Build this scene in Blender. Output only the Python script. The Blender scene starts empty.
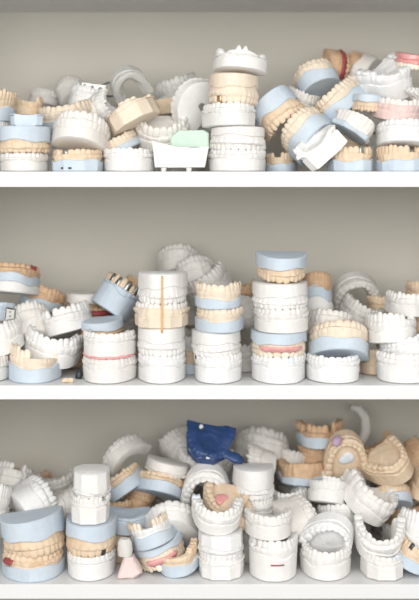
import bpy, bmesh, math, random
from mathutils import Matrix, Vector, noise
PI = math.pi
SC = bpy.context.scene
COL = SC.collection
S = 0.00117          # metres per photo pixel at the shelf's front edge
DC = 1.5             # camera to the shelf's front edge
HC = 1.45            # eye height
HOR = 185.0          # picture row of the eye level
BACK = 0.275         # depth of the shelves

def kk(Y): return S * (1 + Y / DC)
def at(px, py, Y):
    k = kk(Y)
    return Vector(((px - 209.5) * k, Y, HC + (HOR - py) * k))

# ------------------------------------------------------------------ materials
def mat(name, col, rough=0.75, var=0.06, bump=0.5, scale=120, metal=0.0, alpha_glass=0.0, sss=0.0, stain=None, coat=0.0):
    m = bpy.data.materials.new(name); m.use_nodes = True
    nt = m.node_tree; b = nt.nodes['Principled BSDF']
    tc = nt.nodes.new('ShaderNodeTexCoord')
    n = nt.nodes.new('ShaderNodeTexNoise'); n.inputs['Scale'].default_value = scale; n.inputs['Detail'].default_value = 6
    nt.links.new(tc.outputs['Object'], n.inputs['Vector'])
    r = nt.nodes.new('ShaderNodeValToRGB')
    c0 = [max(0, c * (1 - var)) for c in col]; c1 = [min(1, c * (1 + var)) for c in col]
    r.color_ramp.elements[0].position = 0.35; r.color_ramp.elements[0].color = (*c0, 1)
    r.color_ramp.elements[1].position = 0.65; r.color_ramp.elements[1].color = (*c1, 1)
    nt.links.new(n.outputs['Fac'], r.inputs['Fac'])
    out = r.outputs['Color']
    if stain:
        n2 = nt.nodes.new('ShaderNodeTexNoise'); n2.inputs['Scale'].default_value = scale * 0.35; n2.inputs['Detail'].default_value = 3
        nt.links.new(tc.outputs['Object'], n2.inputs['Vector'])
        r2 = nt.nodes.new('ShaderNodeValToRGB')
        r2.color_ramp.elements[0].position = 0.52; r2.color_ramp.elements[0].color = (0, 0, 0, 1)
        r2.color_ramp.elements[1].position = 0.72; r2.color_ramp.elements[1].color = (1, 1, 1, 1)
        nt.links.new(n2.outputs['Fac'], r2.inputs['Fac'])
        mx = nt.nodes.new('ShaderNodeMixRGB'); mx.inputs['Color2'].default_value = (*stain, 1)
        nt.links.new(r2.outputs['Color'], mx.inputs['Fac']); nt.links.new(out, mx.inputs['Color1'])
        out = mx.outputs['Color']
    nt.links.new(out, b.inputs['Base Color'])
    b.inputs['Roughness'].default_value = rough
    b.inputs['Metallic'].default_value = metal
    if coat: b.inputs['Coat Weight'].default_value = coat
    if alpha_glass:
        b.inputs['Transmission Weight'].default_value = alpha_glass
        b.inputs['IOR'].default_value = 1.25
    if sss:
        b.inputs['Subsurface Weight'].default_value = sss
        b.inputs['Subsurface Radius'].default_value = (0.004, 0.003, 0.002)
    if bump:
        bp = nt.nodes.new('ShaderNodeBump'); bp.inputs['Strength'].default_value = bump; bp.inputs['Distance'].default_value = 0.0008
        n3 = nt.nodes.new('ShaderNodeTexNoise'); n3.inputs['Scale'].default_value = scale * 4; n3.inputs['Detail'].default_value = 4
        nt.links.new(tc.outputs['Object'], n3.inputs['Vector'])
        nt.links.new(n3.outputs['Fac'], bp.inputs['Height']); nt.links.new(bp.outputs['Normal'], b.inputs['Normal'])
    return m

M = dict(
    white=mat('white_plaster', (0.79, 0.78, 0.762), 0.85, 0.03),
    milky=mat('warm_white_plaster', (0.78, 0.762, 0.735), 0.85, 0.03),
    snow=mat('cool_white_plaster', (0.80, 0.80, 0.795), 0.85, 0.03),
    cream=mat('cream_plaster', (0.78, 0.75, 0.71), 0.85, 0.04),
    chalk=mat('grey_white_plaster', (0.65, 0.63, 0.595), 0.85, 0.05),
    tan=mat('tan_dental_stone', (0.74, 0.59, 0.43), 0.7, 0.06, stain=(0.68, 0.50, 0.34)),
    pale=mat('pale_yellow_stone', (0.78, 0.67, 0.54), 0.7, 0.05),
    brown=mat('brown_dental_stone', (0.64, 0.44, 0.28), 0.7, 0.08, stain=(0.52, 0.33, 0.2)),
    blue=mat('light_blue_stone', (0.55, 0.63, 0.71), 0.75, 0.03, stain=(0.60, 0.67, 0.73)),
    blush=mat('pinkish_plaster', (0.78, 0.60, 0.57), 0.7, 0.05),
    pink=mat('pink_acrylic', (0.78, 0.36, 0.35), 0.35, 0.08, coat=0.3),
    red=mat('dark_red_wax', (0.36, 0.07, 0.07), 0.4, 0.1),
    rose=mat('pale_rose_resin', (0.74, 0.60, 0.57), 0.55, 0.04),
    green=mat('pale_green_plaster', (0.60, 0.75, 0.65), 0.75, 0.03),
    navy=mat('royal_blue_silicone', (0.018, 0.055, 0.17), 0.5, 0.1, coat=0.2),
    ivory=mat('ivory_ceramic', (0.88, 0.80, 0.67), 0.3, 0.03, bump=0.05, coat=0.4),
    metal=mat('silvery_metal', (0.36, 0.36, 0.34), 0.35, 0.05, bump=0.05, metal=1.0),
    dark=mat('dark_metal', (0.08, 0.09, 0.10), 0.35, 0.1, bump=0.05, metal=0.8),
    gold=mat('gold_toned_metal', (0.52, 0.35, 0.2), 0.35, 0.05, bump=0.05, metal=1.0),
    clear=mat('clear_resin', (0.86, 0.86, 0.83), 0.25, 0.02, bump=0.1, alpha_glass=0.45),
    purple=mat('mauve_wax', (0.42, 0.30, 0.42), 0.5, 0.05),
    frost=mat('pale_blue_wax', (0.70, 0.76, 0.82), 0.5, 0.05),
    band=mat('orange_elastic', (0.70, 0.42, 0.18), 0.5, 0.05),
    board=mat('white_laminate', (0.725, 0.73, 0.73), 0.45, 0.01, bump=0.02, scale=20),
    wall=mat('greige_laminate', (0.53, 0.505, 0.445), 0.7, 0.015, bump=0.05, scale=8),
    floor=mat('grey_vinyl', (0.22, 0.21, 0.20), 0.6, 0.04, scale=6),
)

# ------------------------------------------------------------------ mesh helpers
def link_mesh(name, verts, faces, m, parent=None, smooth=40):
    me = bpy.data.meshes.new(name)
    me.from_pydata([tuple(v) for v in verts], [], faces)
    bm = bmesh.new(); bm.from_mesh(me)
    bmesh.ops.remove_doubles(bm, verts=bm.verts, dist=1e-5)
    bmesh.ops.recalc_face_normals(bm, faces=bm.faces)
    bm.to_mesh(me); bm.free()
    for p in me.polygons: p.use_smooth = True
    if smooth: me.set_sharp_from_angle(angle=math.radians(smooth))
    me.materials.append(m)
    o = bpy.data.objects.new(name, me); COL.objects.link(o)
    if parent: o.parent = parent
    return o

def jit(v, seed, amp):
    p = Vector(v)
    a = noise.noise_vector(p * 70 + Vector((seed * 3.1, seed * 1.7, seed * 5.3))) * amp
    b = noise.noise_vector(p * 260 + Vector((seed * 2.3, -seed, seed))) * amp * 0.45
    c = noise.noise_vector(p * 28 + Vector((seed * 1.3, seed * .7, -seed))) * amp * .9
    c.z *= .5
    return p + a + b + c

TW = [8.0, 6.6, 7.4, 7.2, 7.2, 10.2, 9.6]     # tooth widths from the midline back

class Arch:
    """dental arch in the local frame: front to -Y, teeth to +Z, base on z=0"""
    def __init__(s, w, d, sq=0.92, of=.055):
        s.w, s.d = w, d
        s.o = of * w
        s.a = w / 2 - s.o
        s.ext = 0.05 * d
        s.b = d - s.o - s.ext
        pts = []
        n = 160
        for i in range(n + 1):
            t = -PI / 2 + PI * i / n
            sx = math.copysign(abs(math.sin(t)) ** sq, t)
            pts.append(Vector((s.a * sx, d / 2 - s.ext - s.b * math.cos(t), 0)))
        pts = [pts[0] + Vector((0, s.ext, 0))] + pts + [pts[-1] + Vector((0, s.ext, 0))]
        s.pts = pts
        s.L = [0]
        for i in range(1, len(pts)): s.L.append(s.L[-1] + (pts[i] - pts[i - 1]).length)
        s.len = s.L[-1]
    def P(s, u):
        t = min(max(u, 0), 1) * s.len
        lo, hi = 0, len(s.L) - 1
        while hi - lo > 1:
            m = (lo + hi) // 2
            if s.L[m] <= t: lo = m
            else: hi = m
        f = (t - s.L[lo]) / max(1e-9, s.L[hi] - s.L[lo])
        return s.pts[lo].lerp(s.pts[hi], f)
    def N(s, u):
        if u <= 0.03: return Vector((-1, 0, 0))
        if u >= 0.97: return Vector((1, 0, 0))
        t = s.P(u + 0.012) - s.P(u - 0.012)
        return Vector((t.y, -t.x, 0)).normalized()
    def C(s, u):
        p = s.P(u)
        heel = s.d / 2
        f = abs(2 * u - 1)
        return Vector((0, heel - (heel - p.y) * (0.55 if f < 0.9 else 0.55 * (1 - f) * 10), 0))

def loft(secs, closed_ring, cap):
    n = len(secs[0]); V = []; F = []
    for s in secs: V += s
    for i in range(len(secs) - 1):
        for j in range(n if closed_ring else n - 1):
            k = (j + 1) % n
            F.append((i * n + j, i * n + k, (i + 1) * n + k, (i + 1) * n + j))
    if cap:
        F.append(tuple(range(n))); F.append(tuple((len(secs) - 1) * n + j for j in range(n - 1, -1, -1)))
    return V, F

def trim_poly(w, d, front):
    hw, y0, y1 = w / 2 * .97, -d / 2 * .97, d / 2
    if front == 'point': return [(-hw * .62, y1), (-hw, y1 - d * .2), (-hw * .86, y0 + d * .34), (0, y0), (hw * .86, y0 + d * .34), (hw, y1 - d * .2), (hw * .62, y1)]
    return [(-hw * .7, y1), (-hw, y1 - d * .22), (-hw * .84, y0 + d * .25), (-hw * .4, y0), (hw * .4, y0), (hw * .84, y0 + d * .25), (hw, y1 - d * .22), (hw * .7, y1)]

def ray_poly(c, dr, poly):
    best = None
    for i in range(len(poly)):
        a = Vector((*poly[i], 0)); b = Vector((*poly[(i + 1) % len(poly)], 0)); e = b - a
        den = dr.x * e.y - dr.y * e.x
        if abs(den) < 1e-12: continue
        t = ((a.x - c.x) * e.y - (a.y - c.y) * e.x) / den
        q = ((a.x - c.x) * dr.y - (a.y - c.y) * dr.x) / den
        if t > 0 and -1e-6 <= q <= 1 + 1e-6 and (best is None or t < best): best = t
    return c + dr * best if best else c

def build_cast(root, w, h, d, pal, seed, shape, horse, miss, amp, crown, gum, fr, slab2, palate, wedge=0.0, peaks=None, lumps=None, dab=(), marks=()):
    """pal = (slab, body, teeth) material keys; equal slab and body give one base mesh"""
    rnd = random.Random(seed)
    A = Arch(w, d, sq=rnd.uniform(0.82, 0.95), of=.115 if shape in ('point', 'flat') and not horse else .096)
    q = w / 0.062
    hs, hr, th = h * fr[0], h * fr[1], h * fr[2] / 1.1
    hg = hs + hr
    tot = sum(TW) * 2
    order = [6, 5, 4, 3, 2, 1, 0, 0, 1, 2, 3, 4, 5, 6]
    u0, u1 = 0.045, 0.955
    tb = []; acc = 0
    for k in order:
        a = u0 + (u1 - u0) * acc / tot; acc += TW[k]; b = u0 + (u1 - u0) * acc / tot
        tb.append((a, b, k))
    und = rnd.uniform(0, 9)
    T = [0, .1, .28, .5, .72, .9]
    samp = [(0.0, -1, 0), (0.02, -1, 0)]
    for i, (a, b, k) in enumerate(tb):
        for t in T: samp.append((a + (b - a) * t, i, t))
    samp.append((u1, -1, 0)); samp.append((0.98, -1, 0)); samp.append((1.0, -1, 0))
    def tt(u): f = abs(2 * u - 1); return (5.0 + 4.2 * min(1, f * 1.25)) * 0.001 * q
    poly = trim_poly(w, d, shape) if shape in ('point', 'flat') else None
    cc = Vector((0, d * 0.18, 0))
    ph = rnd.uniform(0, 6)
    def outer(u, off, full):
        off += q * (.0009 * math.sin(u * 6.3 + ph) + .0006 * math.sin(u * 13 + 2 * ph))
        p = A.P(u) + A.N(u) * off
        if poly and full > 0:
            if u < 0.001: tgt = Vector((-poly[-1][0], d / 2, 0)) if False else Vector((poly[0][0], d / 2, 0))
            elif u > 0.999: tgt = Vector((poly[-1][0], d / 2, 0))
            else: tgt = ray_poly(cc, (A.P(u) + A.N(u) * A.o - cc).normalized(), poly)
            tgt = tgt + A.N(u) * (off - A.o)
            p = p.lerp(tgt, full)
        return p
    def wz(p):   # wedge: base thicker to one side
        return wedge * p.x / (w / 2)
    two = pal[0] != pal[1]
    lw = h * 0.042
    def ledge(u, base): return base + lw * math.sin(u * 9 + ph) + lw * 0.8 * math.sin(u * 23 + ph * 2)
    secs = []
    for (u, ti, t) in samp:
        bump = math.sin(PI * t) ** 0.7 if ti >= 0 else 0.3
        gone = ti in miss if ti >= 0 else True
        c = A.C(u); z0 = 0.0 if not two else max(0.001, hs - 0.0025)
        T2 = tt(u) / 2
        rb = bump * 0.0011 * q
        zl = ledge(u, hs)
        P = []
        flr = hs + (hr * 0.25 if not palate else hr * 0.95)
        inner = []
        if horse:
            pi = A.P(u) - A.N(u) * (T2 + (0.0042 * horse) * q)
            inner = [(pi, z0)]
        else:
            inner = [(c, z0)]
        P += [inner[0]]
        ob = A.o - (0.0008 if not two else 0.0014)
        P += [(outer(u, ob - 0.0022 * (not two) - .0006, 1), z0), (outer(u, ob - .0008 * (not two), 1), z0 + 0.0012)]
        if not two:
            P += [(outer(u, ob - 0.0002, 1), zl - 0.0006), (outer(u, ob - 0.0019, .9), zl + 0.0006)]
        else:
            P += [(outer(u, ob - 0.0004, 1), zl), (outer(u, ob - 0.0012, .8), zl + 0.001)]
        sc = ((0.14 if gone else 0) + .12 * math.sin(u * 7 + und)) * hr
        P += [(outer(u, (ob * .6 + min(T2 + .0015 * q, ob - .0002) * .4) - .0003 + rb * .6, .7), hs + hr * .45),
              (outer(u, min(T2 + .0015 * q, ob - .0004) + rb, 0), hs + hr * .78 - sc),
              (outer(u, T2 + .0002, 0), hg - hr * .05 * (1 - bump) - sc),
              (A.P(u), hg - sc),
              (A.P(u) - A.N(u) * (T2 + .0004), hg - hr * .08 - sc)]
        P += [(A.P(u) - A.N(u) * (T2 + .0026 * q), hs + hr * .55)]
        if horse:
            P += [(A.P(u) - A.N(u) * (T2 + (0.0042 * horse - .0003) * q), hs + hr * 0.1)]
        else:
            P += [(A.P(u).lerp(c, .72), flr), (c, flr)]
        sec = []
        for (p, z) in P:
            v = Vector((p.x, p.y, z + (wz(p) if z > 0.002 else 0)))
            sec.append(jit(v, seed, amp if z > 0.0015 else amp * 0.25))
        secs.append(sec)
    if horse:
        V, F = loft(secs, True, True)
    else:
        V, F = loft(secs, False, False)
        n = len(secs[0])
        F.append(tuple(range(n))); F.append(tuple((len(secs) - 1) * n + j for j in range(n - 1, -1, -1)))
        # the two heel faces meet on the midline
    bname = 'gum_ridge' if two else 'base'
    link_mesh(bname, V, F, M[pal[1]], root, 38)
    allv = list(V)
    if two:
        def slab(z0f, z1f, m, name, inset=0.0):
            secs = []
            for (u, ti, t) in samp[::2] + [samp[-1]]:
                c = A.C(u)
                za = ledge(u, z0f) if z0f > 0.001 else 0.0
                zb = ledge(u, z1f)
                pin = (A.P(u) - A.N(u) * (tt(u) / 2 + 0.0046 * q)) if horse else c
                P = [(pin, za), (outer(u, A.o - .0016 - inset, 1), za), (outer(u, A.o - .0003 - inset, 1), za + .0013),
                     (outer(u, A.o - inset, 1), zb - .0008), (outer(u, A.o - .0012 - inset, 1), zb), (pin, zb)]
                secs.append([jit(Vector((p.x, p.y, z + (wz(p) if z > 0.002 else 0))), seed + 1, amp * (.6 if z > .001 else .2)) for p, z in P])
            V, F = loft(secs, horse, horse)
            if not horse:
                n = len(secs[0]); F.append(tuple(range(n))); F.append(tuple((len(secs) - 1) * n + j for j in range(n - 1, -1, -1)))
            link_mesh(name, V, F, M[m], root, 35); return V
        if slab2:
            allv += slab(0.0, hs * .5, slab2, 'base'); allv += slab(hs * .5, hs, pal[0], 'middle_layer', 0.0012)
        else: allv += slab(0.0, hs, pal[0], 'base')
    # teeth
    def row(idx, m, name, stump=False):
        VV, FF = [], []
        prev = None; run = []
        runs = []
        for i in idx:
            if run and i == run[-1] + 1: run.append(i)
            else:
                if run: runs.append(run)
                run = [i]
        if run: runs.append(run)
        for run in runs:
            secs = []
            for i in run:
                a, b, k = tb[i]
                jh = 1 + rnd.uniform(-.13, .1); jo = rnd.uniform(-.0005, .0005) * q
                if k == 2: jh *= 1.1
                if k == 1: jh *= .93
                if peaks: jh *= peaks.get(i, 1)
                TT = T + ([1.0] if i == run[-1] else [])
                for t in TT:
                    u = a + (b - a) * t
                    s = max(0.0, math.sin(PI * min(1, max(0, t)))) ** .5
                    Q = tt(u) / 2 * (.62 + .44 * s)
                    H = th * jh * (.66 + .34 * s)
                    if k >= 3: H *= 1 - .12 * (1 - abs(math.sin(2 * PI * t)))
                    if k < 3: prof = [(-.95, -.35), (-1, 0), (-.9, .4), (-.35, .9), (.12, 1.0), (.62, .93), (1.02, .5), (.98, 0), (.9, -.35)]
                    else: prof = [(-.95, -.35), (-1, 0), (-1.05, .45), (-.72, .96), (0, .74), (.7, 1), (1.08, .5), (1.02, 0), (.92, -.35)]
                    pc = A.P(u); nn = A.N(u)
                    secs.append([jit(pc + nn * (o_ * Q + jo) + Vector((0, 0, hg + z_ * H + wz(pc))), seed, amp * .7) for o_, z_ in prof])
            V, F = loft(secs, True, True)
            VV += V
            link_mesh(name, V, F, M[m], root, 0)
        return VV
    cr = crown or {}
    left = [i for i in range(14) if i not in miss and i not in cr]
    if left: allv += row(left, pal[2], 'tooth_row')
    for i, m in cr.items():
        allv += row([i], m, 'metal_crown' if m in ('metal', 'dark', 'gold') else 'ceramic_crown')
    for (ua, ub, zf, rad, m, nm) in marks:     # thin lines or small holes on the front of the base
        pts = []
        for i in range(9):
            u = ua + (ub - ua) * i / 8; p_ = outer(u, A.o - .0006, 1); pts.append((p_.x, p_.y, h * zf))
        V, F = tube(pts, rad, 8); link_mesh(nm, V, F, M[m], root, 0)
    for (dx, dy, rx, ry, m) in dab:
        V, F = [], []; n = 18
        z_ = hs + hr * .95
        for j, (f_, hz) in enumerate(((1.0, -.0012), (.92, .0008), (.6, .0014), (.05, .0016))):
            for i in range(n):
                a_ = 2 * PI * i / n; wob = 1 + .16 * math.sin(2 * a_ + dx * 900) + .1 * math.sin(3 * a_)
                V.append(jit(Vector((dx + rx * f_ * wob * math.cos(a_), dy + ry * f_ * wob * math.sin(a_), z_ + hz)), seed, .0004))
        for j in range(3):
            for i in range(n): F.append((j * n + i, j * n + (i + 1) % n, (j + 1) * n + (i + 1) % n, (j + 1) * n + i))
        F.append(tuple(3 * n + i for i in range(n)))
        link_mesh('wax_patch', V, F, M[m], root, 0)
    for (i0, i1, lh) in (lumps or ()):
        secs = []
        for (u, ti, t) in samp:
            if not (i0 <= ti <= i1): continue
            f = (u - tb[i0][0]) / (tb[i1][1] - tb[i0][0]); s_ = math.sin(PI * min(1, max(0, f))) ** .6
            Q = tt(u) / 2 * (.7 + .4 * s_); z_ = hg - hr * .3
            P = [(-Q, z_), (-Q * .95, hg + lh * q * s_ * .5), (-Q * .5, hg + lh * q * s_ * .95), (Q * .5, hg + lh * q * s_), (Q * .95, hg + lh * q * s_ * .6), (Q, z_)]
            secs.append([jit(A.P(u) + A.N(u) * o_ + Vector((0, 0, zz)), seed, amp) for o_, zz in P])
        V, F = loft(secs, True, True)
        link_mesh('ridge_knob', V, F, M[pal[1]], root, 0); allv += V
    if gum:
        i0, i1, m = gum
        secs = []
        for (u, ti, t) in samp:
            if not (i0 <= ti <= i1): continue
            e = min(1, min(u - tb[i0][0], tb[i1][1] - u) / .03)
            T2 = tt(u) / 2; s = math.sin(PI * t) ** .7
            P = [(T2 - .001, hg - hr * .5 * e), (T2 + .0024 * q + .0014, hs + hr * .3), (T2 + .0024 * q + .0014, hs + hr * .6), (T2 + .0012, hg + th * (.28 - .22 * s) * e), (T2 - .0012, hg)]
            secs.append([jit(A.P(u) + A.N(u) * o_ + Vector((0, 0, z_ + wz(A.P(u)))), seed, amp * .5) for o_, z_ in P])
        V, F = loft(secs, True, True)
        link_mesh('gum_patch', V, F, M[m], root, 0); allv += V
    return allv

GROUPS = {1: 'dental casts piled on the upper shelf', 2: 'dental casts piled on the middle shelf', 3: 'dental casts piled on the bottom shelf'}
SURF = {1: HC + (HOR - 171.5) * S, 2: HC + (HOR - 385.5) * S, 3: HC + (HOR - 584.5) * S}
CEIL = {1: HC + (HOR - 12) * kk(BACK), 2: HC + (HOR - 187) * S, 3: HC + (HOR - 399.5) * S}
SH = [1]; CNT = [0]; LOG = []
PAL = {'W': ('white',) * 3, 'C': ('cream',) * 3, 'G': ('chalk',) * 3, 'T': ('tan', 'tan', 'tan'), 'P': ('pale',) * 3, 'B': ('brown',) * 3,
       'TB': ('blue', 'tan', 'tan'), 'PB': ('blue', 'pale', 'pale'), 'BB': ('blue', 'brown', 'brown'), 'WB': ('blue', 'white', 'white'),
       'K': ('blush', 'blush', 'cream'), 'TW': ('white', 'tan', 'tan'), 'CL': ('clear',) * 3, 'N': ('navy',) * 3, 'D': ('pink', 'pink', 'ivory'),
       'BW': ('cream', 'brown', 'brown'), 'BL': ('blue',) * 3, 'PW': ('white', 'pale', 'pale')}

def orient(p, r, yw, f):
    R = Matrix.Rotation(math.radians(r), 3, 'Y') @ Matrix.Rotation(math.radians(p), 3, 'X') @ Matrix.Rotation(math.radians(yw), 3, 'Z')
    if f: R = R @ Matrix.Rotation(PI, 3, 'Y')
    return R

def cast(px, py, Y, w, h, pal, label, p=0, r=0, yw=0, f=0, d=None, shape='round', horse=0, miss=(), amp=.0008, rest=0,
         crown=None, gum=None, fr=(.42, .32, .26), slab2=None, palate=0, base=None, name='dental_cast', cat='dental cast', group=1, wedge=0, peaks=None, seed=None, lumps=None, dab=(), marks=()):
    CNT[0] += 1
    k = kk(Y)
    W, H = w * k, h * k
    Dp = d * k if d else W * 0.84
    root = bpy.data.objects.new(name, None); COL.objects.link(root); root.empty_display_size = .01
    pl = PAL[pal] if isinstance(pal, str) else pal
    if pl == ('white',) * 3: pl = ((('white',), ('milky',), ('white',), ('snow',))[(CNT[0] * 5) % 4]) * 3
    V = build_cast(root, W, H, Dp, pl, seed or CNT[0] * 7 + 3, shape, horse, set(miss), amp, crown, gum, fr, slab2, palate, wedge, peaks, lumps, dab, marks)
    R = orient(p, r, yw, f)
    c = at(px, py, Y)
    RV = [R @ (v - Vector((0, 0, H / 2))) for v in V]
    zs = [v.z for v in RV]; ys = [v.y for v in RV]
    if base is not None: c.z = base - min(zs)
    if rest: c.z = SURF[SH[0]] - min(zs) + .0001
    if c.z + min(zs) < SURF[SH[0]]: c.z = SURF[SH[0]] - min(zs) + .0001
    if c.y + max(ys) > BACK - .001: c.y = BACK - .001 - max(ys)
    if c.y + min(ys) < .004: c.y = .004 - min(ys)
    root.location = c - R @ Vector((0, 0, H / 2))
    root.rotation_euler = R.to_euler()
    root['label'] = label; root['category'] = cat
    if group: root['group'] = GROUPS[SH[0]] if group == 1 else group
    return c.z + max(zs)

def stack(px, Y, items, z=None, top=None):
    """items bottom to top: (w, h, pal, label, kwargs)"""
    z = SURF[SH[0]] + .0001 if z is None else z
    sc = 1
    if top:      # total height of the stack
        tot = sum((it[1] * kk(Y) - it[4].get('sink', 0) * S) for it in items)
        sc = (HC + (HOR - top) * kk(max(.01, Y - .028)) - z) / tot
    for (w, h, pal, label, kw) in items:
        kw = dict(kw); dx = kw.pop('dx', 0); sink = kw.pop('sink', 0)
        z = cast(px + dx, 0, Y + kw.pop('dy', 0), w, h * sc, pal, label, base=z - sink * S * sc, **kw)
    return z

def thing(name, label, cat, loc, R=None, group=None):
    o = bpy.data.objects.new(name, None); COL.objects.link(o); o.empty_display_size = .01
    o.location = loc
    if R: o.rotation_euler = R.to_euler()
    o['label'] = label; o['category'] = cat
    if group: o['group'] = group
    return o

def tube(pts, rad, n=10, flat=1.0, up=Vector((0, 0, 1)), closed=False):
    V, F = [], []; N = len(pts)
    for i, p in enumerate(pts):
        p = Vector(p)
        a = Vector(pts[(i - 1) % N] if (closed or i) else pts[0]); b = Vector(pts[(i + 1) % N] if (closed or i < N - 1) else pts[-1])
        t = (b - a).normalized()
        s = t.cross(up); s = s.normalized() if s.length > 1e-4 else Vector((1, 0, 0))
        v = s.cross(t).normalized()
        rr = rad[i] if isinstance(rad, (list, tuple)) else rad
        for j in range(n):
            g = 2 * PI * j / n
            V.append(p + s * math.cos(g) * rr + v * math.sin(g) * rr * flat)
    for i in range(N if closed else N - 1):
        for j in range(n):
            i2 = (i + 1) % N
            F.append((i * n + j, i * n + (j + 1) % n, i2 * n + (j + 1) % n, i2 * n + j))
    if not closed: F += [tuple(range(n - 1, -1, -1)), tuple((N - 1) * n + j for j in range(n))]
    return V, F

def prism(poly, y0, y1, bev=.001, seed=0, amp=.0003):
    """polygon in XZ, given depth, chamfered edges"""
    n = len(poly); c = Vector((sum(a for a, b in poly) / n, 0, sum(b for a, b in poly) / n))
    V, F = [], []
    dense = []
    for i in range(n):
        a = Vector((poly[i][0], 0, poly[i][1])); b = Vector((poly[(i + 1) % n][0], 0, poly[(i + 1) % n][1]))
        m = max(1, int((b - a).length / .004))
        for j in range(m): dense.append(a.lerp(b, j / m))
    n = len(dense)
    rings = [(y0, bev), (y0 + bev, 0), ((y0 + y1) / 2, 0), (y1 - bev, 0), (y1, bev)]
    for y, ins in rings:
        for v in dense:
            dd = (c - v); q_ = v + dd.normalized() * ins
            V.append(jit(Vector((q_.x, y, q_.z)), seed, amp))
    for i in range(len(rings) - 1):
        for j in range(n): F.append((i * n + j, i * n + (j + 1) % n, (i + 1) * n + (j + 1) % n, (i + 1) * n + j))
    F += [tuple(range(n - 1, -1, -1)), tuple(4 * n + j for j in range(n))]
    return V, F

def box(x0, x1, y0, y1, z0, z1, name, m, bev=0, parent=None):
    bm = bmesh.new(); bmesh.ops.create_cube(bm, size=1)
    for v in bm.verts: v.co = Vector(((x0 + x1) / 2 + v.co.x * (x1 - x0), (y0 + y1) / 2 + v.co.y * (y1 - y0), (z0 + z1) / 2 + v.co.z * (z1 - z0)))
    if bev: bmesh.ops.bevel(bm, geom=bm.edges[:], offset=bev, segments=2, profile=.5, affect='EDGES')
    me = bpy.data.meshes.new(name); bm.to_mesh(me); bm.free(); me.materials.append(m)
    o = bpy.data.objects.new(name, me); COL.objects.link(o)
    if parent: o.parent = parent
    return o

# ------------------------------------------------------------------ the place
XW = 0.3448
o = box(-1.6, 1.6, BACK, BACK + .02, 0, 2.6, 'wall_back', M['wall']); o['kind'] = 'structure'
o = box(-1.6, 1.6, -2.6, BACK + .02, -.02, 0, 'floor', M['floor']); o['kind'] = 'structure'
for sx, nm in ((-1, 'unseen_panel_left'), (1, 'unseen_panel_right')):  # side panels added out of view to darken the shelf interiors
    o = box(min(sx * .345, sx * .365), max(sx * .345, sx * .365), 0, BACK - .0002, .6, 2.0, nm, M['board'], 0); o['kind'] = 'structure'
for i, (zt, zb, lab) in enumerate([
        (CEIL[1] + .018, CEIL[1], 'topmost white shelf board, its shaded underside just in view'),
        (SURF[1], CEIL[2], 'upper white laminate shelf board carrying the first row of dental casts'),
        (SURF[2], CEIL[3], 'middle white laminate shelf board carrying the second row of dental casts'),
        (SURF[3], SURF[3] - 14.5 * S, 'lowest white laminate shelf board at the bottom edge of the picture')]):
    o = box(-XW, XW, 0, BACK - .0002, zb, zt, 'shelf_board', M['board'], .0007)
    o['label'] = lab; o['category'] = 'shelf'; o['group'] = 'white shelf boards'

# ================================================================== UPPER SHELF
SH[0] = 1
F_ = .036
# far left
stack(22, F_, [
    (50, 20, 'W', 'white cast at the left edge of the upper shelf, beneath a blue based one', dict(fr=(.5, .25, .25))),
    (54, 28, 'TB', 'upturned tan cast with wide blue base on the leftmost white one, upper shelf', dict(f=1, sink=2, fr=(.55, .28, .17), amp=.0009)),
    (34, 13, 'BL', 'small toothless light blue block on top of the upper shelf leftmost stack', dict(dx=6, yw=180, miss=range(14), shape='flat', d=30, fr=(.8, .15, .05))),
], top=113)
stack(76, F_, [(54, 22, 'TB', 'tan cast on a blue base with a silver pin, front left of upper shelf', dict(crown={5: 'metal'}, miss=(4,), fr=(.48, .27, .25), shape='flat', marks=((.40, .42, .14, .0013, 'dark', 'pin_hole'), (.455, .48, .14, .0014, 'dark', 'pin_hole'))))], top=148)
cast(100, 160, .085, 46, 24, 'P', 'pale tan cast mostly hidden behind the blue-based one with the silver pin', rest=1)
cast(80, 130, .045, 58, 31, 'C', 'cream cast tipped back showing its underside, above the silver pinned one, upper shelf', p=-16, r=7, fr=(.4, .32, .28))
cast(66, 116, .105, 60, 28, 'PB', 'long pale toothed cast on a blue base behind the tipped cream one, upper left', p=8, r=-9)
cast(27, 106, .125, 38, 20, 'T', 'tan block of a cast with few teeth peeping over the blue block at upper left', r=2, miss=(4, 5, 6, 7, 8), yw=20)
cast(-6, 103, .07, 40, 32, 'TB', 'tan and blue cast cut by the left edge of the picture, top left pile', r=10, p=5)
cast(-8, 130, .07, 34, 20, 'W', 'white cast cut by the left edge under the tan and blue one, upper shelf')
cast(86, 99, .15, 40, 24, 'W', 'white ridged cast in the second rank, left of the silver clasp tray', p=-8, r=12)
cast(71, 92, .20, 34, 26, 'G', 'greyish domed cast against the back wall at upper left', p=-35, r=-20)
cast(44, 98, .21, 34, 16, 'G', 'small grey white cast farthest back behind the tan block at upper left', p=-10, r=8)
cast(104, 110, .12, 36, 28, 'W', 'lumpy white cast wedged behind the tilted tan block', p=30, r=60, yw=20)
cast(129, 86, .15, 42, 26, 'CL', 'half clear horseshoe tray standing up behind the tilted tan block', p=50, r=150, horse=2, miss=range(14), name='clear_tray', cat='dental tray', group=None)
cast(131, 113, .065, 56, 24, 'P', 'nearly toothless tan block leaning steeply up to the right, upper shelf left half', r=-29, p=-6, shape='flat', miss=(2, 3, 4, 5, 9, 10, 11, 12), fr=(.66, .17, .17))
cast(120, 144, .08, 40, 17, 'PB', 'small tan and blue cast sloping up just below the leaning tan block', r=-27, p=2)
stack(128, F_, [(52, 26, 'W', 'plain white cast standing in front, directly left of the tray on stubs', dict(fr=(.5, .28, .22)))], top=147)
cast(161, 131, .088, 58, 30, 'C', 'cream white cast showing its palate and teeth, behind the tray on stubs', p=30, r=2, fr=(.38, .3, .32), palate=1)
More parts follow.
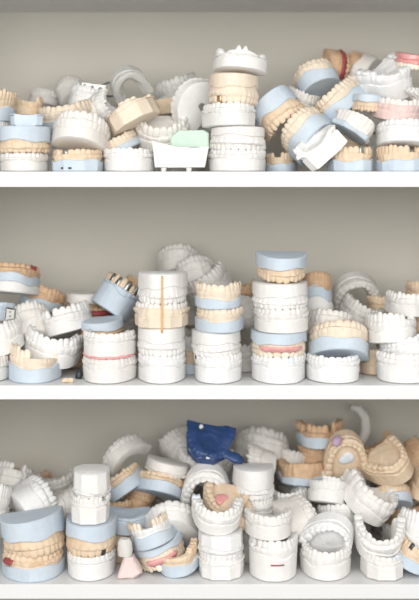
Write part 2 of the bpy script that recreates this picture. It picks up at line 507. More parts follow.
cast(177, 88, .155, 46, 24, 'CL', 'half clear toothed cast tilted up to the right near the back', r=-17, p=4, name='clear_cast', fr=(.3, .35, .35), amp=.0004)
cast(170, 106, .15, 36, 17, 'T', 'bit of tan cast under the half clear toothed one', r=-6)
cast(192, 100, .10, 60, 20, 'W', 'long white horseshoe cast standing on edge left of the tall stack', r=-55, p=-56, horse=3.6, d=38, fr=(.5, .35, .15), shape='round', miss=range(14))
cast(200, 120, .165, 44, 22, 'W', 'white cast behind the pale green block, beside the tall stack', r=-50, p=20)
# tall stack
stack(238, F_, [
    (60, 24, 'W', 'white lower cast at the foot of the tallest stack of the upper shelf', dict(fr=(.52, .28, .2), d=52)),
    (59, 27, 'W', 'upturned white cast biting on the lowest one of the tallest stack, upper shelf', dict(f=1, sink=4.5, fr=(.36, .34, .3), d=52)),
    (54, 26, 'W', 'third cast of the tallest stack, white with its left end sticking out', dict(dx=-7, fr=(.5, .25, .25), d=52, yw=6, r=-1)),
    (52, 33, 'P', 'upturned tan cast, the only tan one, fourth from below in the tallest stack', dict(dx=-4, f=1, sink=5, fr=(.42, .34, .24), d=50, r=2, crown={9: 'gold'})),
    (55, 25, 'W', 'topmost white cast of the tallest upper stack, nearly toothless with a central knob', dict(dx=3, r=5, p=-4, sink=1, d=46, fr=(.5, .12, .38), miss=range(14), lumps=((0, 2, .0085), (4, 9, .004), (6, 6, .009), (7, 7, .0085), (11, 13, .006)))),
], top=52)
# right of the stack
cast(278, 112, .082, 54, 34, 'TB', 'light blue based tan cast turned teeth down to the right, leaning on the tall stack', r=141, p=12, fr=(.5, .26, .24))
cast(305, 131, .066, 54, 32, 'PB', 'blue based pale cast lying on its side with its teeth against the leaning blue one', r=-48, p=-22, fr=(.5, .24, .26))
cast(280, 160, .09, 32, 20, 'TB', 'small tan and blue cast low in the gap right of the tall stack', rest=1, miss=(5, 6))
cast(321, 146, .026, 52, 32, 'W', 'angular white cast standing on its corner in front, right of the tall stack', r=-44, p=6, yw=162, d=34, shape='flat', fr=(.5, .28, .22), amp=.0011, miss=range(0, 7), seed=31)
cast(316, 77, .13, 46, 27, 'PB', 'blue based tan cast perched high, sloping up to the right with its dark underside showing', r=-22, p=-22, fr=(.5, .25, .25))
cast(302, 101, .13, 36, 22, 'C', 'cream white cast behind the two leaning blue ones', r=20, p=10)
cast(327, 92, .20, 34, 20, 'G', 'greyish cast in the gap below the highest blue one', r=-40, p=10)
cast(338, 102, .098, 52, 28, 'PB', 'tan and blue cast sloping steeply up right, directly below the highest blue based one', r=-42, p=-4, yw=-20, fr=(.5, .25, .25))
cast(336, 68, .17, 40, 22, 'B', 'brownish cast with dark red wax lying on its side, back right of upper shelf', r=98, p=-12, gum=(2, 11, 'red'))
cast(357, 73, .19, 46, 28, 'BW', 'brown toothed cast on a cream base lying against the red waxed one', r=-68, p=-20, fr=(.52, .28, .2))
cast(389, 79, .10, 56, 34, 'W', 'large rough white cast like crumpled cloth, upper right', p=25, r=-14, amp=.0022, miss=range(3, 11), yw=30, fr=(.55, .35, .1))
cast(434, 86, .07, 46, 34, 'W', 'rough white cast cut by the right edge below the pink denture', p=25, r=-50, amp=.0022, miss=range(4, 10))
cast(413, 62, .10, 36, 16, 'D', 'pink denture with ivory teeth facing down at the right edge of the upper shelf', f=1, r=8, p=8, name='denture', cat='denture', group=None, fr=(.3, .35, .35))
cast(399, 108, .052, 54, 23, 'K', 'pinkish cast with cream teeth, lying on the white one at the right end', r=5, p=10, fr=(.38, .32, .3))
cast(404, 133, .042, 56, 25, 'W', 'white cast with its underside just showing, under the pinkish one at the right end', p=-9, r=2, fr=(.42, .3, .28))
stack(352, F_, [(47, 27, 'TB', 'tan cast on a blue base with a silver crown, front row, upper right', dict(crown={8: 'metal'}, fr=(.44, .28, .28), shape='flat', miss=(9,)))], top=145)
stack(401, F_, [(50, 27, 'TB', 'gap toothed tan cast on a blue base, front right end of the upper shelf', dict(fr=(.42, .3, .28), shape='flat', miss=(8, 9, 10)))], top=144)
cast(358, 125, .05, 44, 24, (('blue', 'cream', 'cream')), 'cream cast on a thin blue base sliding down right behind the silver crowned one', r=34, p=-6, yw=20, fr=(.22, .66, .12), shape='flat', miss=range(14))
cast(370, 104, .06, 34, 18, 'TB', 'small upturned blue and tan cast beneath the crumpled white one', f=1, r=6, fr=(.42, .3, .28))
cast(350, 145, .10, 40, 20, 'T', 'tan cast in the shade behind the crowned one', r=10)

# silver clasp tray
def clasp_tray():
    c = at(96, 88, .17); t = thing('clasp_tray', 'small silvery metal clasp tray lying behind the white casts at upper left', 'dental tool', c)
    V, F = prism([(-.02, -.001), (.012, -.004), (.014, .003), (-.018, .007)], -.006, .006, .0008); link_mesh('plate', V, F, M['metal'], t)
    pts = [(.018 + .011 * math.cos(a), 0, -.002 + .009 * math.sin(a)) for a in [i * PI / 12 for i in range(24)]]
    V, F = tube(pts, .0013, 8, up=Vector((0, 1, 0)), closed=True); link_mesh('ring', V, F, M['dark'], t, 0)
    for x, z in ((-.014, .003), (-.004, .001), (.006, -.001)):
        V, F = tube([(x, -.009, z), (x, -.005, z)], .0022, 10); link_mesh('rivet', V, F, M['dark'], t, 30)
clasp_tray()
# pale green block
V, F = prism([(-.023, -.009), (.024, -.011), (.023, .008), (.017, .012), (-.014, .011), (-.024, .003)], -.016, .016, .0016, 5, .0009)
o = link_mesh('plaster_block', V, F, M['green'], None, 35); o.location = at(190, 140, .068)
o['label'] = 'pale green plaster block lying on the white tray left of the tall stack'; o['category'] = 'plaster block'
# white tray on stubs
def stub_tray():
    t = thing('stub_tray', 'white open tray standing on short round stubs at the foot of the pale green block', 'dental tray', Vector(((180 - 209.5) * S, .036, SURF[1])))
    V, F = prism([(-.030, .005), (.029, .005), (.034, .030), (.014, .0285), (-.010, .031), (-.034, .037)], -.014, -.009, .001, 9, .0006); link_mesh('front_plate', V, F, M['white'], t, 35)
    V, F = prism([(-.029, .005), (.0275, .005), (.028, .012), (-.030, .012)], -.012, .02, .001, 9, .0004); link_mesh('floor_plate', V, F, M['white'], t, 35)
    for x in (-.026, .022):
        V, F = prism([(x - .003, .006), (x + .003, .006), (x + .004 * (1 if x > 0 else -1) + .003, .03), (x + .004 * (1 if x > 0 else -1) - .003, .03)], -.008, .02, .0008); link_mesh('side_plate', V, F, M['white'], t, 35)
    for x in (-.020, .010):
        for y in (-.007, .014):
            V, F = tube([(x, y, .0001), (x, y, .003), (x, y, .0062)], [.0028, .0034, .0040], 14, up=Vector((0, 1, 0))); link_mesh('stub', V, F, M['white'], t, 35)
stub_tray()

# lower layers at the back of the upper shelf
for px, Y, tp, lab in ((62, .205, 106, 'white cast lying lowest against the back, left part of the upper shelf'),
                       (176, .205, 114, 'white cast lying lowest against the back, under the half clear toothed one'),
                       (322, .205, 112, 'white cast lying lowest against the back, below the highest blue based one'),
                       (364, .215, 92, 'white cast lying lowest against the back, below the red waxed pair')):
    stack(px, Y, [(50, 30, 'C', lab, {}), (46, 30, 'C', lab.replace('lying lowest', 'second from the shelf'), {})], top=tp)

# ================================================================== MIDDLE SHELF
SH[0] = 2
cast(10, 278, .13, 56, 30, (('blue', 'brown', 'brown')), 'brown toothed cast on blue and white layers, highest at the left of the middle shelf', r=4, p=-8, slab2='white', fr=(.62, .2, .18), crown={11: 'red', 12: 'red'})
cast(42, 298, .17, 44, 24, 'BB', 'brown arch on a blue base leaning against the back, left of the middle shelf', r=16, p=-10)
cast(-4, 306, .10, 36, 26, 'BL', 'light blue cast cut by the left edge of the middle shelf', r=10, miss=range(14))
cast(-2, 336, .06, 48, 34, 'W', 'white toothed cast cut by the left edge, in the middle of the middle shelf pile', r=-12, p=8)
cast(-14, 364, .036, 42, 26, 'W', 'white cast cut by the left edge, standing on the middle shelf', rest=1)
stack(33, F_, [(51, 27, 'PB', 'pale yellow cast on a rounded blue base, standing front left on the middle shelf', dict(fr=(.46, .28, .26), miss=(7, 8, 9, 10, 11, 12), peaks={0: 1.5, 1: 1.5, 2: 1.4, 3: 1.4, 4: 1.3}, amp=.0009, wedge=-.0022))], top=350)
cast(51, 346, .075, 60, 32, 'W', 'white toothed cast tilted down to the right on the pale yellow one', r=13, p=8, fr=(.4, .3, .3))
cast(64, 319, .10, 54, 27, 'W', 'white cast sloping up to the right over the tilted white one, with squarish teeth', r=-15, p=-3, fr=(.42, .26, .32), miss=(5,))
cast(30, 322, .11, 42, 36, 'C', 'cream cast standing on its heel in the shade, left part of the middle shelf', p=-30, r=-14, shape='flat')
cast(16, 350, .155, 46, 26, 'G', 'grey white cast deep in the pile beneath the heel-standing cream one', rest=0)
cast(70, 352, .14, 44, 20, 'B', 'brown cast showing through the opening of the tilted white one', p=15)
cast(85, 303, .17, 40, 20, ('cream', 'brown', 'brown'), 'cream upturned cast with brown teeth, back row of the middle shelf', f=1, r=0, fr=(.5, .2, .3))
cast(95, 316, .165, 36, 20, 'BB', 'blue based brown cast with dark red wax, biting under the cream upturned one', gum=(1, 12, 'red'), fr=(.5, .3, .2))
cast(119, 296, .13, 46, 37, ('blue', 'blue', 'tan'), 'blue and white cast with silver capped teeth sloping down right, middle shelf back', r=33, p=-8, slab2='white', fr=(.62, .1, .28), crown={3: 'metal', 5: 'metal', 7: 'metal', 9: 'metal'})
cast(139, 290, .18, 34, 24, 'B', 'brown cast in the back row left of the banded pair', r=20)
cast(101, 328, .085, 46, 16, 'BB', 'upturned light blue cast with brown underneath, lying behind the pink lined pair', f=1, r=-4, p=5, fr=(.55, .3, .15))
stack(108, F_, [
    (54, 27, 'W', 'lower white cast of the pair with a pink wax line, middle shelf', dict(fr=(.52, .26, .22), d=52)),
    (54, 26, 'W', 'upper white cast of the pair with a pink wax line, teeth upward', dict(fr=(.56, .22, .22), sink=.5, d=52, gum=None)),
], top=333)
stack(161, F_, [
    (50, 28, 'W', 'lowest white cast under the banded pair on the middle shelf', dict(fr=(.5, .26, .24), d=50)),
    (50, 28, 'W', 'upturned white cast just below the tan one with the orange band', dict(f=1, sink=4.2, fr=(.46, .28, .26), d=50)),
    (57, 24, ('pale', 'pale', 'cream'), 'tan horseshoe cast with cream teeth tied under an orange elastic band', dict(fr=(.45, .33, .22), d=50, shape='flat')),
    (50, 31, 'W', 'upturned white cast on top of the stack tied with the orange band', dict(f=1, sink=4.2, dx=1, fr=(.46, .3, .24), d=48, wedge=.0008)),
], top=275)
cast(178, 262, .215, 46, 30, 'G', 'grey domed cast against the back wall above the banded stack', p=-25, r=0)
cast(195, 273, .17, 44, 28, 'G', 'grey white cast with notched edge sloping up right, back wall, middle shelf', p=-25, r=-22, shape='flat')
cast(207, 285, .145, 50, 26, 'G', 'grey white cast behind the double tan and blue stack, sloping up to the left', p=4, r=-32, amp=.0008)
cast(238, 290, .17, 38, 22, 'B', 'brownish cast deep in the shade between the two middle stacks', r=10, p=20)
cast(242, 315, .12, 36, 30, 'C', 'cream white cast standing between the two middle stacks, in the second rank', r=80, p=-10)
cast(242, 350, .12, 38, 28, 'C', 'cream cast on the shelf behind the gap between the two middle stacks', rest=1)
cast(190, 372, .10, 34, 24, 'TB', 'tan and blue cast on the shelf in the narrow gap right of the banded stack', rest=1)
cast(188, 346, .11, 40, 24, 'W', 'white cast on the tan and blue one right behind the banded stack')
stack(218, F_, [
    (51, 30, 'W', 'lowest white cast of the stack with two blue bases, middle shelf', dict(fr=(.48, .27, .25), d=50, crown={1: 'dark'})),
    (50, 27, 'W', 'upturned white cast below the two blue based ones', dict(dx=-2, f=1, sink=5.2, fr=(.46, .28, .26), d=50)),
    (49, 26, 'PB', 'lower of the two pale casts on blue bases, middle shelf', dict(dx=2, fr=(.48, .26, .26), d=50)),
    (49, 27, 'PB', 'upper of the two pale blue based casts, with a gold toned crown', dict(dx=0, sink=2, fr=(.38, .3, .32), d=50, crown={12: 'gold'}, p=2)),
], top=284)
stack(280, F_, [
    (56, 29, 'W', 'white cast at the bottom of the tallest middle stack, under the pink gummed teeth', dict(fr=(.58, .22, .2), d=54, crown={7: 'frost', 8: 'frost'})),
    (57, 27, 'PB', 'upturned blue based cast with cream teeth and bright pink gum, tallest middle stack', dict(f=1, sink=4.5, fr=(.42, .26, .32), d=54, gum=(4, 9, 'pink'), crown={4: 'ivory', 5: 'ivory', 6: 'ivory', 8: 'ivory', 9: 'ivory'})),
    (56, 27, 'W', 'third cast from below in the tallest middle stack, white with teeth up', dict(dx=2, fr=(.5, .26, .24), d=54, sink=0)),
    (58, 28, 'W', 'upturned white cast biting on another white one in the tallest middle stack', dict(dx=1, f=1, sink=4.2, fr=(.5, .3, .2), d=54)),
    (51, 27, 'TB', 'topmost cast of the tallest middle stack, upturned with tan teeth and a rimmed blue base', dict(dx=2, f=1, sink=0, fr=(.48, .24, .28), d=50, p=6, r=1)),
], top=260)
cast(317, 294, .14, 34, 42, 'BB', 'tall brown cast on blue and white layers just right of the tallest middle stack', slab2='white', fr=(.6, .25, .15), p=-22)
cast(330, 324, .095, 52, 27, 'C', 'cream cast with a curved top behind the big blue based one on the right', p=-12, r=6)
cast(341, 339, .05, 62, 32, 'PB', 'large pale yellow cast on a thick blue base, tipped back, middle shelf right', p=-20, r=2, fr=(.42, .3, .28), d=52)
stack(334, F_, [(55, 26, 'W', 'flat topped white cast under the large tipped back blue based one', dict(fr=(.55, .28, .17), amp=.0008))], top=357)
cast(355, 294, .19, 52, 22, 'G', 'grey white horseshoe cast arching against the back wall, right side of the middle shelf', p=55, r=168, horse=1, fr=(.5, .35, .15))
cast(362, 314, .13, 44, 26, 'G', 'grey white cast lying under the arching horseshoe one at the back right', p=10, r=24)
cast(384, 304, .17, 34, 18, 'T', 'tan cast in the back row near the right end of the middle shelf')
cast(374, 361, .09, 28, 27, 'T', 'small tan cast on the shelf between the two front white casts at right', rest=1, miss=(3, 4, 8, 9))
cast(357, 350, .12, 44, 30, 'C', 'cream cast hidden behind the big blue based one', rest=1)
cast(408, 303, .085, 44, 24, 'W', 'white cast with arched teeth, highest at the right end of the middle shelf', p=2, r=4)
cast(392, 327, .06, 52, 31, 'W', 'white cast with a dip in its toothed edge, middle shelf right end', r=-2, p=-5, miss=(9, 10, 11), fr=(.42, .32, .26))
cast(407, 348, .055, 52, 24, 'W', 'white cast tilted up over the bottom right one, leaving a dark opening below', r=-14, p=-4, fr=(.4, .35, .25), amp=.0009)
stack(405, F_, [(55, 27, 'W', 'bottom right white cast standing on the middle shelf', dict(fr=(.55, .27, .18)))], top=354)
cast(424, 290, .16, 34, 20, 'T', 'tan cast cut by the right edge at the top of the middle shelf pile')
cast(425, 318, .13, 40, 26, 'T', 'tan cast cut by the right edge, behind the white ones of the middle shelf')

def wax_line():
    pts = []
    A = Arch(.0625, .0595)
    z = SURF[2] + 26.6 * S
    for i in range(41):
        u = i / 40; p = A.P(u) + A.N(u) * (A.o - .0002); pts.append((p.x, p.y, .0004 * math.sin(i * 1.3)))
    V, F = tube(pts, .0014, 8, flat=1.1); o = link_mesh('wax_strip', V, F, M['pink'], None, 0)
    o.location = Vector(((108 - 209.5) * kk(F_), F_, z)); o['label'] = 'thin pink wax strip squeezed between the two white casts at front left, middle shelf'; o['category'] = 'wax strip'
wax_line()
def elastic():
    cx = (163 - 209.5) * kk(F_); z0 = SURF[2] + 51.5 * kk(F_); z1 = SURF[2] + 106 * kk(F_)
    y0, y1 = F_ - .0315, F_ + .031
    pts = []
    for a, b, n in (((y0, z0), (y0 + .001, (z0 + z1) / 2), 6), ((y0 + .001, (z0 + z1) / 2), (y0 + .002, z1), 6), ((y0 + .002, z1), (y1, z1), 6), ((y1, z1), (y1, z0), 6), ((y1, z0), (y0, z0), 6)):
        for i in range(n): f = i / n; pts.append((cx, a[0] + (b[0] - a[0]) * f, a[1] + (b[1] - a[1]) * f))
    V, F = tube(pts, .0012, 8, up=Vector((1, 0, 0)), closed=True); o = link_mesh('elastic_band', V, F, M['band'], None, 0)
    o['label'] = 'orange elastic band around the tan and white casts of the second stack from left'; o['category'] = 'elastic band'
elastic()
def chip(px, Y, s, m, label, seed, rz=0):
    bm = bmesh.new(); bmesh.ops.create_icosphere(bm, subdivisions=3, radius=1)
    for v in bm.verts:
        n_ = noise.noise(v.co * 1.8 + Vector((seed, seed, 0)))
        v.co = Vector((v.co.x * s[0], v.co.y * s[1], max(v.co.z, -.55) * s[2])) * (1 + .5 * n_)
    zm = min(v.co.z for v in bm.verts)
    me = bpy.data.meshes.new('tooth_fragment'); bm.to_mesh(me); bm.free(); me.materials.append(m)
    for p in me.polygons: p.use_smooth = True
    o = bpy.data.objects.new('tooth_fragment', me); COL.objects.link(o)
    o.location = Vector(((px - 209.5) * kk(Y), Y, SURF[SH[0]] - zm + .0001)); o.rotation_euler = (0, 0, rz)
    o['label'] = label; o['category'] = 'fragment'
chip(68, .022, (.0065, .004, .0035), M['tan'], 'small tan tooth fragment lying on the middle shelf left of the pink lined pair', 2)
chip(79, .052, (.0042, .004, .006), M['dark'], 'tiny dark blue grey die fragment on the middle shelf beside the tan fragment', 5)
def die():
    c = at(10, 314, .026)
    t = thing('implant_die', 'small silvery purple die with two dark holes, left edge of the middle shelf', 'dental part', c)
    V, F = prism([(-.006, -.007), (.006, -.006), (.007, .006), (-.004, .008)], -.005, .005, .0012, 3, .0005); link_mesh('body', V, F, M['metal'], t)
    for z in (-.002, .003):
        V, F = tube([(.001, -.0062, z), (.001, -.0045, z)], .0009, 10); link_mesh('socket', V, F, M['dark'], t, 30)
die()

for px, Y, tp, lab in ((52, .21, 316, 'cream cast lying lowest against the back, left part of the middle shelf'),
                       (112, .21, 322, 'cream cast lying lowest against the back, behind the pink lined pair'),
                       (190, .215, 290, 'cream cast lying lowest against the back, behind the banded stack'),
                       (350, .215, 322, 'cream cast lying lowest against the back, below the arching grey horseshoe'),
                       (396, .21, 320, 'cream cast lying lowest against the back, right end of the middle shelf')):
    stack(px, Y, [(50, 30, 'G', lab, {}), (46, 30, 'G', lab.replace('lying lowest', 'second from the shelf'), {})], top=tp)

# ================================================================== BOTTOM SHELF
SH[0] = 3
stack(31, F_, [
    (63, 29, 'TB', 'tan cast on a round blue base with red wax, bottom shelf front left', dict(fr=(.5, .26, .24), d=54, gum=(3, 4, 'red'))),
    (63, 42, 'TB', 'upturned tan cast with a tall slanting blue base, bottom shelf front left', dict(f=1, sink=5, fr=(.5, .28, .22), d=54, r=-8, wedge=-.0038)),
], top=522)
stack(90, F_, [
    (50, 29, 'W', 'white cast at the bottom of the left stack on the bottom shelf', dict(fr=(.6, .2, .2), d=50)),
    (53, 37, 'TB', 'upturned tan and blue cast with one dark metal tooth, bottom shelf left stack', dict(f=1, sink=5.2, fr=(.44, .28, .28), d=52, crown={4: 'dark'})),
    (43, 31, 'W', 'gap toothed squared white cast, second from top of the bottom left stack', dict(dx=0, fr=(.6, .2, .2), d=40, shape='flat', miss=(10, 11))),
    (41, 31, 'W', 'smooth upturned white cast with a flat top crowning the left stack of the bottom shelf', dict(dx=1, f=1, sink=4.5, fr=(.7, .14, .16), d=38, shape='flat', p=4, amp=.0003)),
], top=477)
cast(36, 503, .10, 50, 36, 'W', 'white cast on its side with rounded base lower left, above the slanting blue', r=62, p=-25, fr=(.5, .25, .25))
cast(12, 477, .15, 44, 28, 'G', 'grey white cast with a notch at the far left of the bottom shelf pile', r=16, p=-20, shape='flat', miss=(7, 8))
cast(-10, 505, .08, 38, 46, 'W', 'tall white cast cut by the left edge of the bottom shelf', r=8, p=-10)
cast(12, 522, .115, 36, 20, 'G', 'small grey white cast low behind the slanting blue one', r=10)
cast(55, 485, .17, 46, 24, 'G', 'greyish toothed cast in the back row behind the one on its side', r=-8, p=8)
cast(68, 508, .11, 34, 30, 'C', 'cream toothed cast peeping out left of the left stack', r=70, p=-10)
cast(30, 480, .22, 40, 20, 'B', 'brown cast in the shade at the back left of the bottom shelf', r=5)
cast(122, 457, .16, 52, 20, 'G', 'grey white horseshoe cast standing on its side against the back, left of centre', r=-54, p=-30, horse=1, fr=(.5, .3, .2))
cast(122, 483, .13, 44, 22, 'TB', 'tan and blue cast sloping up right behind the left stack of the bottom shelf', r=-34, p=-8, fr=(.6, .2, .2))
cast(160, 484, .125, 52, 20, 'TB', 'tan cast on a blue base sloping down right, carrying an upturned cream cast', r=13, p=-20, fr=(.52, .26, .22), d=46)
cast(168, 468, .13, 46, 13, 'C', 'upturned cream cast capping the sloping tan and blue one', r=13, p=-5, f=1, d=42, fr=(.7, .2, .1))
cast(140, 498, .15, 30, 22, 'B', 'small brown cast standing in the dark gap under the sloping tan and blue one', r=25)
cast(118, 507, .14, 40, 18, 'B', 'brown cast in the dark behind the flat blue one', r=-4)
cast(127, 520, .09, 46, 20, 'BL', 'flat plain blue cast lying right of the left stack on the bottom shelf', r=2, p=8, miss=range(14), fr=(.7, .2, .1))
cast(120, 548, .10, 40, 30, 'T', 'tan cast behind the rose cone', rest=1)
cast(172, 521, .082, 60, 24, 'W', 'white cast tipped far back, shaded underside showing, centre left of the bottom shelf', p=-42, r=1, fr=(.45, .27, .28), d=52)
cast(150, 531, .045, 46, 28, ('blue', 'white', 'pale'), 'pale toothed cast on white and blue layers, above the pink patched one', r=-19, p=-4, fr=(.44, .3, .26), miss=(6, 7), d=40)
cast(160, 556, .05, 50, 24, 'PB', 'upturned blue based cast with ivory teeth and a pink gum patch, under the layered one', r=-19, p=2, f=1, fr=(.3, .36, .34), gum=(4, 8, 'pink'), crown={5: 'ivory', 6: 'ivory', 7: 'ivory'}, d=40)
cast(177, 570, .042, 46, 26, 'TB', 'tan horseshoe cast in a blue base lying in front beneath the pink patched one', r=-6, p=12, rest=1, fr=(.46, .34, .2), horse=1, miss=(3, 4, 5, 6, 7, 8, 9))
stack(221, F_, [
    (49, 27, 'W', 'squared white cast standing at the foot of the centre stack, bottom shelf', dict(fr=(.56, .24, .2), d=46, shape='flat', amp=.0004)),
    (50, 31, 'W', 'upturned squared white cast with a wavy groove in the centre stack', dict(f=1, sink=5.2, fr=(.5, .26, .24), d=46, shape='flat', amp=.0004)),
    (54, 31, 'W', 'white horseshoe cast with a blue speck, on top of the bottom centre stack', dict(dx=-4, r=4, p=14, fr=(.42, .3, .28), d=46, horse=1, crown={0: 'frost'})),
], top=511)
cast(226, 503, .078, 48, 20, 'T', 'tan palate cast with a pink patch lying in front of the big white arch', p=30, r=10, palate=1, dab=((-.007, 0, .008, .009, 'pink'),), fr=(.4, .35, .25), d=44)
cast(207, 489, .118, 56, 26, 'W', 'white arch cast standing on its heels and framing the tan palate', p=62, r=180, horse=1, d=50, fr=(.5, .25, .25))
cast(247, 518, .068, 26, 24, 'T', 'tan cast in the gap between the centre stack and the twin white stack', r=60)
cast(204, 464, .18, 60, 26, 'W', 'white cast under the royal blue impression', p=14, r=8)
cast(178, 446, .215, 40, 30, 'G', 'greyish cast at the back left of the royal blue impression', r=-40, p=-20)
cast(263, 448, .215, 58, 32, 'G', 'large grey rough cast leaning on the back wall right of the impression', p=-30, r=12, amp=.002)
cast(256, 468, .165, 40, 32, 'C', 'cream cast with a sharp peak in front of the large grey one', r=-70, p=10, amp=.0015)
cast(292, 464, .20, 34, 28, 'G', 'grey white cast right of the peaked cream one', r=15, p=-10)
stack(254, .10, [
    (42, 40, 'C', 'cream cast on the shelf behind the centre and twin white stacks', dict()),
    (42, 24, 'W', 'white cast, lower of the two behind the twin stack', dict(sink=1)),
    (44, 32, 'W', 'upturned white cast with dark gaps between its teeth, behind the twin stack', dict(f=1, sink=4.5, fr=(.6, .2, .2))),
], top=474)
stack(272, F_, [
    (52, 46, 'W', 'tall white cast with a thin reddish line, bottom of the twin white stack', dict(dx=2, fr=(.6, .24, .16), d=52, miss=(3,), marks=((.47, .56, .42, .0009, 'red', 'pencil_line'),))),
    (50, 29, 'W', 'white cast lying on the tall one with the reddish line', dict(dx=-3, f=0, sink=1, fr=(.5, .28, .22), d=48)),
], top=516)
cast(298, 524, .09, 50, 34, 'C', 'rounded cream cast tipped sideways behind the twin white stack', r=78, p=-20, fr=(.6, .25, .15))
cast(311, 506, .15, 50, 24, 'W', 'white arch cast leaning right with its ridge curving over the rounded cream one', r=48, p=26, horse=1, fr=(.45, .3, .25), d=50)
cast(290, 500, .14, 44, 24, 'W', 'white cast behind the leaning arch', r=-6)
cast(302, 470, .16, 50, 24, 'BB', 'brown block of a cast on a blue base in the middle of the back row', r=2, miss=range(14), shape='flat', fr=(.32, .6, .08))
cast(321, 432, .19, 50, 24, 'BB', 'brown toothed cast on a blue base perched highest on the bottom shelf pile', r=-2, p=4, fr=(.45, .2, .35), miss=(3, 8))
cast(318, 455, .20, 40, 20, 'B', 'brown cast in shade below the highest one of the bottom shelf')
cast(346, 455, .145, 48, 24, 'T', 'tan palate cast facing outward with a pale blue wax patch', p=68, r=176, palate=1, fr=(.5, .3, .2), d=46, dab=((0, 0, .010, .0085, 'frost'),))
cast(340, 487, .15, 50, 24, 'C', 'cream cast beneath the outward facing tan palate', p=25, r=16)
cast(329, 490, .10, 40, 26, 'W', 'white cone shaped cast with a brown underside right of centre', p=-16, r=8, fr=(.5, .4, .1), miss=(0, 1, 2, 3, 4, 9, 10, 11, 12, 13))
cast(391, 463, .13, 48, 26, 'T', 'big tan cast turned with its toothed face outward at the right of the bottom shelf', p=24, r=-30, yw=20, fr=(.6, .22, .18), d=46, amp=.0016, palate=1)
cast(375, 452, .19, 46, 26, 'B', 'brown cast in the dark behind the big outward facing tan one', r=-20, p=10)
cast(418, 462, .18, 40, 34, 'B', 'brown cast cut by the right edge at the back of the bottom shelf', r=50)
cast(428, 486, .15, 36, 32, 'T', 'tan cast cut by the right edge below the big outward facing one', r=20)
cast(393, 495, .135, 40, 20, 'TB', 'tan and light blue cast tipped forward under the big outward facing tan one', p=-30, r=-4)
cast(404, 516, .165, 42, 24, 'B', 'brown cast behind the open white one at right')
cast(372, 499, .098, 60, 30, 'W', 'rough white cast rising to a peak on its left, sliding down to the right', r=36, p=14, amp=.0014, fr=(.4, .36, .24), yw=20)
cast(340, 515, .10, 46, 24, 'W', 'white cast with a shaded flat underside behind the white palate', r=-4, p=-14)
cast(331, 538, .052, 54, 24, 'W', 'white palate cast leaning back with its toothed arch open to the viewer', p=54, r=-148, palate=1, fr=(.48, .28, .24), d=52)
stack(327, F_, [(51, 26, 'W', 'low white horseshoe cast carrying the white palate, standing on the bottom shelf', dict(fr=(.5, .28, .22), horse=1, d=48))], top=552)
stack(384, F_, [(47, 23, 'W', 'thin white cast at the bottom right with a pale blue wax mark', dict(fr=(.6, .22, .18), shape='flat', d=46, crown={9: 'frost', 10: 'frost', 8: 'frost'}))], top=558)
cast(380, 537, .044, 54, 32, 'W', 'white horseshoe cast tilted open toward the viewer on the thin one at bottom right', p=32, r=3, horse=1, fr=(.42, .32, .26), d=46)
cast(420, 530, .06, 42, 42, 'W', 'white cast with rough front cut by the right edge of the bottom shelf', r=10, p=-6)
cast(416, 560, .04, 40, 26, 'TB', 'tan cast with a dark pin on a blue base, bottom shelf right edge', r=24, p=6, crown={4: 'dark'})
cast(405, 575, .12, 44, 30, 'C', 'cream cast on the shelf behind the thin one at bottom right', rest=1)

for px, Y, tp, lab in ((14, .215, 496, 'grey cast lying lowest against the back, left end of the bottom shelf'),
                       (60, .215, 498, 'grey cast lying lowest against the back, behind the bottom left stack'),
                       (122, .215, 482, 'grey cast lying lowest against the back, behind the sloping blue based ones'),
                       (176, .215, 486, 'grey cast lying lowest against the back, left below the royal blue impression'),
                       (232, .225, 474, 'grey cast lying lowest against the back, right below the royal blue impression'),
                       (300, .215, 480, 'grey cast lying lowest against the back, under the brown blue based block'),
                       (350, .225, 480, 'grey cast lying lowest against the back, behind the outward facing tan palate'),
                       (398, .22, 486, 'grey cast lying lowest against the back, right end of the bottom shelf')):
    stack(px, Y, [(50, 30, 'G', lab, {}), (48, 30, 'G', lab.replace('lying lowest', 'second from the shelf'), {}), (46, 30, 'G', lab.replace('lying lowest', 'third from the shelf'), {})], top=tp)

# royal blue impression with its handle
def impression():
    k = kk(.13)
    c = at(207, 449, .13)
    R = Matrix.Rotation(math.radians(10), 3, 'Y') @ Matrix.Rotation(math.radians(44), 3, 'X')
    t = thing('impression_tray', 'royal blue silicone impression tray with a handle, high on the bottom shelf pile', 'impression tray', c, R)
    build_cast(t, 50 * k, 20 * k, 42 * k, PAL['N'], 77, 'flat', 0, set(range(14)), .0022, None, None, (.5, .3, .2), None, 0)
    V, F = tube([(.018, -.008, .009), (.028, -.010, .010), (.038, -.013, .010), (.047, -.015, .009)], [.0075, .0065, .0078, .004], 14, flat=.5); link_mesh('handle', V, F, M['navy'], t, 0)
    for i, (x, y, z) in enumerate([(-.020, .016, .016), (-.012, .02, .018), (-.022, .004, .015), (.002, -.021, .014), (.008, -.020, .013)]):
        bm = bmesh.new(); bmesh.ops.create_icosphere(bm, subdivisions=2, radius=.0022)
        for v in bm.verts: v.co = jit(v.co * (1 + .3 * (i % 2)), i, .0012)
        me = bpy.data.meshes.new('plaster_crumb'); bm.to_mesh(me); bm.free(); me.materials.append(M['white'])
        o = bpy.data.objects.new('plaster_crumb', me); COL.objects.link(o); o.parent = t; o.location = (x, y, z)
impression()
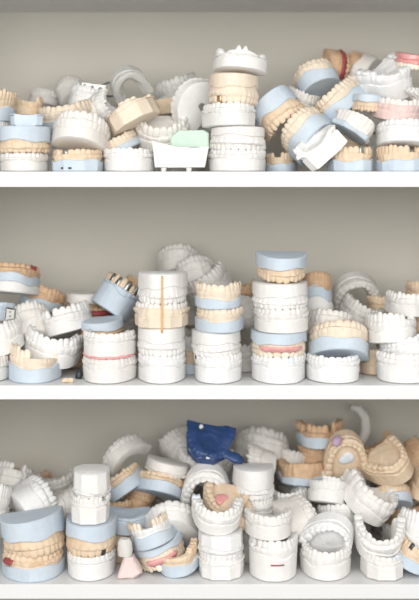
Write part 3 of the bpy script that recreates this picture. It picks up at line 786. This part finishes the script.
# pink wedge and grey cone
V, F = prism([(-.014, 0), (.006, 0), (.0165, .007), (.006, .025), (-.005, .025)], -.012, .012, .0025, 8, .0006)
o = link_mesh('resin_wedge', V, F, M['rose'], None, 40); o.location = Vector(((127 - 209.5) * S, .030, SURF[3] + .0003))
o['label'] = 'pale rose wedge of resin standing between the two front stacks, bottom shelf left'; o['category'] = 'resin block'
V, F = tube([(0, 0, .0), (0, 0, .006), (0, 0, .016), (0, 0, .02)], [.008, .009, .0085, .006], 20, up=Vector((0, 1, 0)))
V = [jit(v, 4, .0006) for v in V]
o = link_mesh('plaster_cone', V, F, M['chalk'], None, 40); o.location = at(125, 560, .03)
o.location.z = SURF[3] + .0255
o['label'] = 'grey cone of plaster on top of the pale rose wedge'; o['category'] = 'plaster block'
# clear curved strip
A = [(.0, .0), (.012, .012), (.019, .028), (.018, .046), (.009, .058), (-.002, .06)]
V, F = [], []
V, F = tube([(x, 0, z) for x, z in A], [.004, .006, .007, .007, .006, .004], 12, flat=1.0, up=Vector((0, 1, 0)))
o = link_mesh('clear_mouthpiece', V, F, M['clear'], None, 0); o.location = at(352, 452, .225)
o['label'] = 'clear curved mouthpiece standing against the back wall at right'; o['category'] = 'mouthpiece'
# wax patches
def patch(px, py, Y, s, m, label, p, r, name='wax_patch', seed=1):
    bm = bmesh.new(); bmesh.ops.create_icosphere(bm, subdivisions=3, radius=1)
    for v in bm.verts: v.co = jit(Vector((v.co.x * s[0], v.co.y * s[1], v.co.z * s[2])), seed, .0015)
    me = bpy.data.meshes.new(name); bm.to_mesh(me); bm.free(); me.materials.append(m)
    for q in me.polygons: q.use_smooth = True
    o = bpy.data.objects.new(name, me); COL.objects.link(o); o.location = at(px, py, Y)
    o.rotation_euler = orient(p, r, 0, 0).to_euler(); o['label'] = label; o['category'] = 'wax'
patch(337, 441, .12, (.006, .008, .004), M['purple'], 'mauve lump of wax at the upper left of the outward facing tan palate', 60, 30, seed=2)

# ------------------------------------------------------------------ light, camera
w = bpy.data.worlds.new('World'); SC.world = w; w.use_nodes = True
w.node_tree.nodes['Background'].inputs[0].default_value = (1.0, .985, .96, 1)
w.node_tree.nodes['Background'].inputs[1].default_value = .82
def area(loc, target, sx, sy, e, col):
    l = bpy.data.lights.new('front_area_light', 'AREA'); l.shape = 'RECTANGLE'; l.size = sx; l.size_y = sy; l.energy = e; l.color = col
    o = bpy.data.objects.new('front_area_light', l); COL.objects.link(o); o.location = loc
    o.rotation_euler = (Vector(target) - Vector(loc)).to_track_quat('-Z', 'Y').to_euler()
area((-.1, -1.9, 1.72), (0, .1, 1.35), 1.9, .9, 33, (1, .985, .96))  # broad unseen light added behind the camera, kept low to favour the upper shelf
cam = bpy.data.cameras.new('camera'); co = bpy.data.objects.new('camera', cam); COL.objects.link(co)
co.location = (0, -DC, HC); co.rotation_euler = (PI / 2, 0, 0)
cam.sensor_fit = 'VERTICAL'; cam.sensor_height = 36; cam.lens = (DC / S) / 600 * 36
cam.shift_y = -(300 - HOR) / 600
cam.clip_start = .05
cam.dof.use_dof = True; cam.dof.focus_distance = DC + .03; cam.dof.aperture_fstop = 2.9
SC.camera = co
vs = SC.view_settings; vs.view_transform = 'Standard'; vs.look = 'None'; vs.gamma = 1; vs.use_curve_mapping = False; vs.exposure = 0.0
